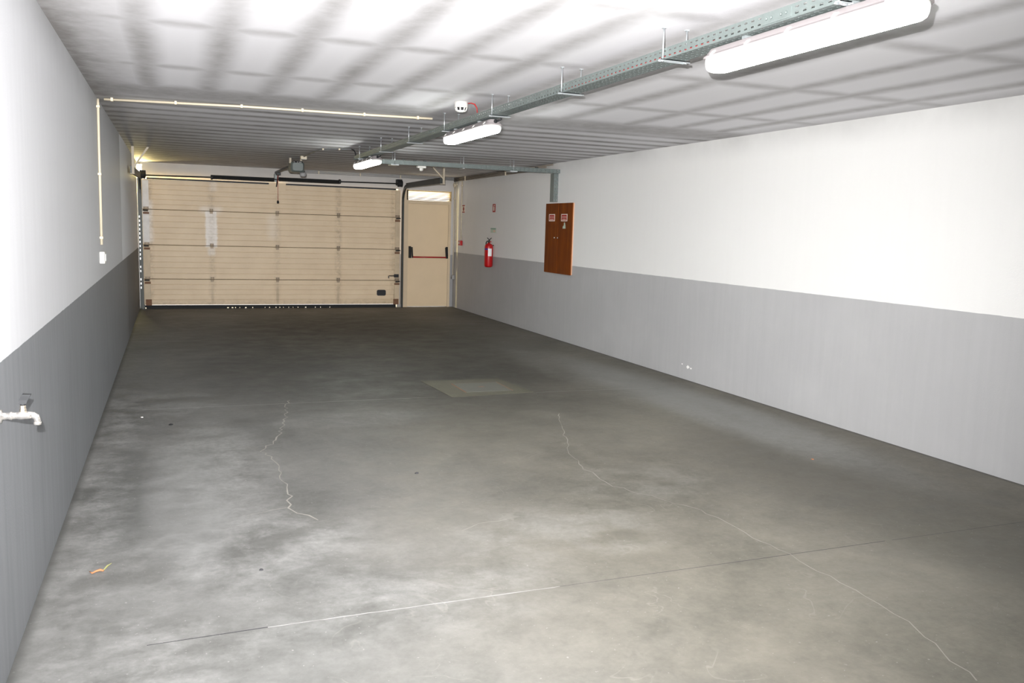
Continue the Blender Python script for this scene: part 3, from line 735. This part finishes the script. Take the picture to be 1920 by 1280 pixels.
# ------------------------------------------------------------------ signs and extinguisher on the right wall
s = thing('wall_sign', 'white sign with red bars above the red call point', 'sign', (W-.004, 16.36, 1.99))
MB().box(W-.005, W-.0005, 16.25, 16.41, 1.92, 2.065).done('sign_board', M['signw'], s)
b = MB(); b.box(W-.0062, W-.005, 16.25, 16.41, 2.045, 2.065); b.box(W-.0062, W-.005, 16.25, 16.41, 1.92, 1.938)
b.lathe([(.04, 0), (.04, -.0012)], (W-.005, 16.33, 1.992), 18, 'x'); b.done('sign_print', M['reds'], s)
s = thing('wall_sign', 'red sign with a white extinguisher pictogram above the fire extinguisher', 'sign', (W-.004, 14.6, 1.99))
MB().box(W-.005, W-.0005, 14.53, 14.665, 1.915, 2.06).done('sign_board', M['reds'], s)
b = MB(); b.box(W-.0062, W-.005, 14.57, 14.625, 1.94, 2.01); b.box(W-.0062, W-.005, 14.585, 14.61, 2.01, 2.03); b.box(W-.0062, W-.005, 14.555, 14.61, 2.03, 2.042); b.done('pictogram', M['signw'], s)
s = thing('notice_card', 'small green and white notice on the wall above the fire extinguisher', 'notice', (W-.003, 14.6, 1.6))
MB().box(W-.004, W-.0005, 14.47, 14.74, 1.55, 1.635).done('card', M['stick'], s)
b = MB().use(M['greenp']); b.box(W-.0052, W-.004, 14.47, 14.74, 1.612, 1.632); b.use(M['pink']); b.box(W-.0052, W-.004, 14.50, 14.60, 1.562, 1.595); b.done('card_print', None, s)

EX, EY, EZ = W-.092, 14.57, .935
e = thing('fire_extinguisher', 'red fire extinguisher hanging on the right wall', 'fire extinguisher', (EX, EY, EZ))
body = MB().lathe([(.045, 0), (.068, .012), (.076, .035), (.076, .36), (.070, .39), (.052, .412), (.026, .424), (.024, .438)], (EX, EY, EZ), 28).done('cylinder', M['red'], e)
def wrap(a0, a1, z0, z1, m, nm, r=.0768):
    b = MB(); n = 8
    A = [(EX+r*math.cos(a0+(a1-a0)*k/n), EY+r*math.sin(a0+(a1-a0)*k/n)) for k in range(n+1)]
    B = [(EX+(r+.0008)*math.cos(a0+(a1-a0)*k/n), EY+(r+.0008)*math.sin(a0+(a1-a0)*k/n)) for k in range(n+1)]
    ring = A + B[::-1]
    b.stack([[(x, y, EZ+z0) for x, y in ring], [(x, y, EZ+z1) for x, y in ring]])
    return b.done(nm, m, body)
av = math.atan2(-EY, CAM.x-EX)
wrap(av-.15, av+.75, .20, .335, M['paper'], 'label').update_tag()
wrap(av-1.3, av-.16, .31, .338, M['blue'], 'blue_band')
b = MB().use(M['dark']).lathe([(.02, 0), (.022, .03), (.014, .045)], (EX, EY, EZ+.437), 14)
vx, vy = math.cos(av+PI/2), math.sin(av+PI/2)
def bar(b, p, q, w, h):
    b.tube([p, q], w, 6)
b.done('valve', None, e)
b = MB().use(M['dark'])
bar(b, (EX-.005*vx, EY-.005*vy, EZ+.475), (EX+.045*vx, EY+.045*vy, EZ+.525), .008, 0); bar(b, (EX+.02*vx, EY+.02*vy, EZ+.475), (EX-.035*vx, EY-.035*vy, EZ+.525), .008, 0)
b.done('squeeze_handle', None, e)
MB().tube([(EX-.01*vx, EY-.01*vy, EZ+.46), (EX-.035*vx, EY-.035*vy, EZ+.465), (EX-.05*vx, EY-.05*vy, EZ+.44), (EX-.052*vx, EY-.052*vy, EZ+.40)], .009, 8).done('hose', M['black'], e)
MB().use(M['redbar']).box(EX+.03*vx-.01, EX+.03*vx+.012, EY+.03*vy-.01, EY+.03*vy+.01, EZ+.445, EZ+.462).done('safety_pin', None, e)
MB().use(M['dark']).box(EX+.02, W-.0005, EY-.007, EY+.007, EZ+.38, EZ+.40).done('wall_hook', None, e)

# ------------------------------------------------------------------ wooden wall cabinet
k = thing('wall_cabinet', 'narrow varnished wooden wall cabinet with two doors and red labels', 'cabinet', (W-.02, 11.73, 1.01))
KX = W-.016; KY0, KY1, KZ0, KZ1 = 11.27, 12.20, .99, 2.022
b = MB(); b.box(KX, W-.0005, KY0, KY1, KZ0, KZ1, .002); b.done('carcass', M['edge'], k)
ym = 11.735
for i, (y0, y1) in enumerate(((KY0-.004, ym-.011), (ym+.011, KY1+.004))):
    dd = MB().box(KX-.02, KX-.0006, y0, y1, KZ0-.002, KZ1+.002, .003).done('cabinet_door', M['wood'], k)
    yk = ym-.05 if i == 0 else ym+.065
    MB().lathe([(.004, 0), (.006, -.012), (.013, -.018), (.012, -.028), (.006, -.031)], (KX-.02, yk, 1.515), 14, 'x').done('knob', M['chrome'], dd)
    yc = 11.525 if i == 0 else 11.965; hw = .108
    lb = MB().box(KX-.0215, KX-.02, yc-hw, yc+hw, 1.760, 1.865).done('label_plate', M['signw'], dd); lb['label'] = 'white rimmed red label'
    pr = MB().use(M['reds']); pr.box(KX-.0225, KX-.0215, yc-hw*.82, yc+hw*.82, 1.772, 1.853)
    pr.use(M['pink'])
    for z, n, wd in ((1.822, 8 if i == 0 else 6, .75), (1.788, 7, .62)):      # two rows of lettering too small and worn to read
        for j in range(n):
            yy = yc + hw*wd*(1-2*(j+.5)/n); pr.box(KX-.0232, KX-.0225, yy-.006, yy+.006, z-.009, z+.009*random.uniform(.75, 1))
    pr.done('label_print', None, dd)
    if i == 0:
        MB().prism([(11.57, 1.655), (11.47, 1.655), (11.475, 1.695), (11.495, 1.742), (11.525, 1.742), (11.53, 1.70), (11.56, 1.69)], KX-.0212, KX-.02, 'x').done('sticker', M['stick'], dd)

# ------------------------------------------------------------------ garden tap on the left wall
TY, TZ = 3.375, .925
tp = thing('wall_mounted_tap', 'chrome garden tap with black lever on the left wall', 'tap', (0, TY, TZ))
b = MB().lathe([(.024, .0), (.024, .006), (.013, .009), (.012, .028), (.0145, .03), (.0145, .038), (.012, .040), (.012, .055), (.0135, .058), (.0145, .07), (.0135, .088), (.012, .10)], (.0005, TY, TZ), 20, 'x')
b.tube([(.092, TY, TZ), (.104, TY, TZ-.001), (.113, TY, TZ-.008), (.116, TY, TZ-.018), (.116, TY, TZ-.028)], [.012, .012, .0115, .011, .011], 16)
b.lathe([(.0125, 0), (.0125, -.008), (.0105, -.010)], (.116, TY, TZ-.026), 18)
b.done('tap_body', M['chrome'], tp)
MB().lathe([(.011, .0), (.011, .014), (.0095, .016), (.0095, .026), (.006, .03)], (.073, TY, TZ+.008), 6, flat=True).done('bonnet_nut', M['brass'], tp)
b = MB(); b.lathe([(.0085, .0), (.0085, .008)], (.073, TY, TZ+.036), 12)
b.stack([[(.060, TY-.010, TZ+.042), (.085, TY-.010, TZ+.042), (.085, TY+.010, TZ+.042), (.060, TY+.010, TZ+.042)],
         [(.062, TY-.010, TZ+.056), (.090, TY-.010, TZ+.056), (.090, TY+.010, TZ+.056), (.062, TY+.010, TZ+.056)],
         [(.071, TY-.012, TZ+.072), (.098, TY-.012, TZ+.070), (.098, TY+.012, TZ+.070), (.071, TY+.012, TZ+.072)],
         [(.073, TY-.012, TZ+.076), (.100, TY-.012, TZ+.074), (.100, TY+.012, TZ+.074), (.073, TY+.012, TZ+.076)]])
b.done('lever', M['black'], tp)

# ------------------------------------------------------------------ manhole, debris
m_ = thing('manhole', 'concrete manhole cover in its ochre surround in the floor', 'manhole cover', (3.5, 8.2, 0))
MB().prism([(2.985, 8.70), (3.85, 8.68), (3.93, 7.86), (3.05, 7.79)], .0004, .003, 'z').done('surround', M['surround'], m_)
ld = MB().box(3.265, 3.745, 7.985, 8.46, .003, .006).done('cover_lid', M['lid'], m_)
b = MB().use(M['rust']); b.box(3.25, 3.262, 7.985, 8.47, .003, .0045); b.box(3.748, 3.76, 7.985, 8.46, .003, .0045); b.box(3.25, 3.76, 8.463, 8.472, .003, .0045)
b.done('frame_gap', None, m_)
MB().use(M['rust']).box(3.475, 3.535, 8.225, 8.25, .006, .0066).done('lifting_slot', None, ld)

lf = thing('dry_leaf', 'curled dry orange leaf lying on the floor near the left wall', 'leaf', (.226, 4.20, 0))
b = MB()
b.tube([(.185, 4.225, .004), (.200, 4.195, .006), (.215, 4.205, .010), (.232, 4.21, .012), (.247, 4.205, .008)], [.0015, .004, .005, .006, .004], 6)
b.done('leaf_blade', M['leaf'], lf)
b = MB(); b.stack([[(.243, 4.215, .006), (.246, 4.205, .006), (.246, 4.205, .008), (.243, 4.215, .008)], [(.257, 4.255, .012), (.263, 4.245, .012), (.263, 4.245, .014), (.257, 4.255, .014)], [(.275, 4.285, .010), (.276, 4.283, .010), (.276, 4.283, .011), (.275, 4.285, .011)]])
b.done('leaf_tip', M['leafg'], lf)
def crumb(x, y, m, label, s=.012):
    b = MB(); pts = []
    for kz, r in ((0.0005, s), (s*.35, s*.8), (s*.5, s*.3)):
        pts.append([(x+r*math.cos(a)*random.uniform(.7, 1.1), y+r*math.sin(a)*random.uniform(.7, 1.2), kz) for a in [q*PI/4 for q in range(8)]])
    tag(b.stack(pts).done('floor_crumb', m), label, 'crumb', 'crumbs scattered on the floor')
crumb(.53, 7.22, M['black'], 'dark crumb on the floor well left of the manhole', .02)
crumb(2.05, 5.38, M['jdark'], 'dark crumb on the floor right of the jagged left crack', .015)
crumb(.93, 4.02, M['jdark'], 'dark crumb on the floor right of the dry leaf', .012)
crumb(.31, 7.55, M['chip'], 'white crumb on the floor near the left wall', .012)
crumb(4.95, 4.95, M['leaf'], 'brownish crumb on the floor near the right wall', .012)

# ------------------------------------------------------------------ camera
cam = bpy.data.cameras.new('camera'); co = bpy.data.objects.new('camera', cam); C.objects.link(co)
yaw, pitch, roll = .37658787, .12950729, .02960603
f = Vector((math.sin(yaw)*math.cos(pitch), math.cos(yaw)*math.cos(pitch), -math.sin(pitch)))
r0 = Vector((math.cos(yaw), -math.sin(yaw), 0)); u0 = r0.cross(f)
r = r0*math.cos(roll) + u0*math.sin(roll); u = u0*math.cos(roll) - r0*math.sin(roll)
R = Matrix((r, u, -f)).transposed().to_4x4(); R.translation = CAM
co.matrix_world = R
cam.sensor_width = 36; cam.lens = 1613.966/1920*36; cam.clip_start = .01; cam.clip_end = 100
bpy.context.scene.camera = co

# ------------------------------------------------------------------ light
FLASH = 1470.0
fl = bpy.data.lights.new('camera_flash', 'SPOT'); fl.energy = FLASH; fl.shadow_soft_size = .010; fl.color = (1, .985, .97)
fo = bpy.data.objects.new('camera_flash', fl); C.objects.link(fo); fo.location = CAM + u*.11 - r*.06
fl.spot_size = math.radians(96); fl.spot_blend = 1.0
fo.rotation_euler = (f - r*.10 + u*.085).to_track_quat('-Z', 'Y').to_euler()
dl = bpy.data.lights.new('sun_behind_vent', 'AREA'); dl.shape = 'RECTANGLE'; dl.size = .9; dl.size_y = .35; dl.energy = .27; dl.color = (1, .86, .32)
do = bpy.data.objects.new('sun_behind_vent', dl); C.objects.link(do); do.location = (5.40, L+.42, 2.12); do.rotation_euler = (math.radians(90+14), 0, 0)
def sun_patch(name, loc, sx, sy, e, target, col):
    a = bpy.data.lights.new(name, 'AREA'); a.shape = 'RECTANGLE'; a.size = sx; a.size_y = sy; a.energy = e; a.color = col
    ob = bpy.data.objects.new(name, a); C.objects.link(ob); ob.location = loc
    ob.rotation_euler = (Vector(target)-Vector(loc)).to_track_quat('-Z', 'Y').to_euler()
sun_patch('sunlit_ground_behind_vent', (5.45, L+.55, 1.75), 0.8, .4, 5, (5.45, L, 2.25), (1, .82, .45))
sun_patch('daylight_lamp_left_of_door', (-.30, L+1.05, 2.30), .8, .46, 420, (.05, L, 2.47), (1, .80, .33))  # added lamp outside the slot, gives the yellow glow on the ceiling
w = bpy.data.worlds.new('daylight'); bpy.context.scene.world = w; w.use_nodes = True
bg = w.node_tree.nodes['Background']; bg.inputs[0].default_value = (1, .97, .92, 1); bg.inputs[1].default_value = 1.2

sc = bpy.context.scene
sc.view_settings.view_transform = 'Standard'; sc.view_settings.look = 'None'; sc.view_settings.gamma = 1
sc.view_settings.exposure = 1.6
sc.view_settings.use_curve_mapping = False
try:
    sc.cycles.use_denoising = True; sc.cycles.max_bounces = 10; sc.cycles.diffuse_bounces = 6
except Exception: pass
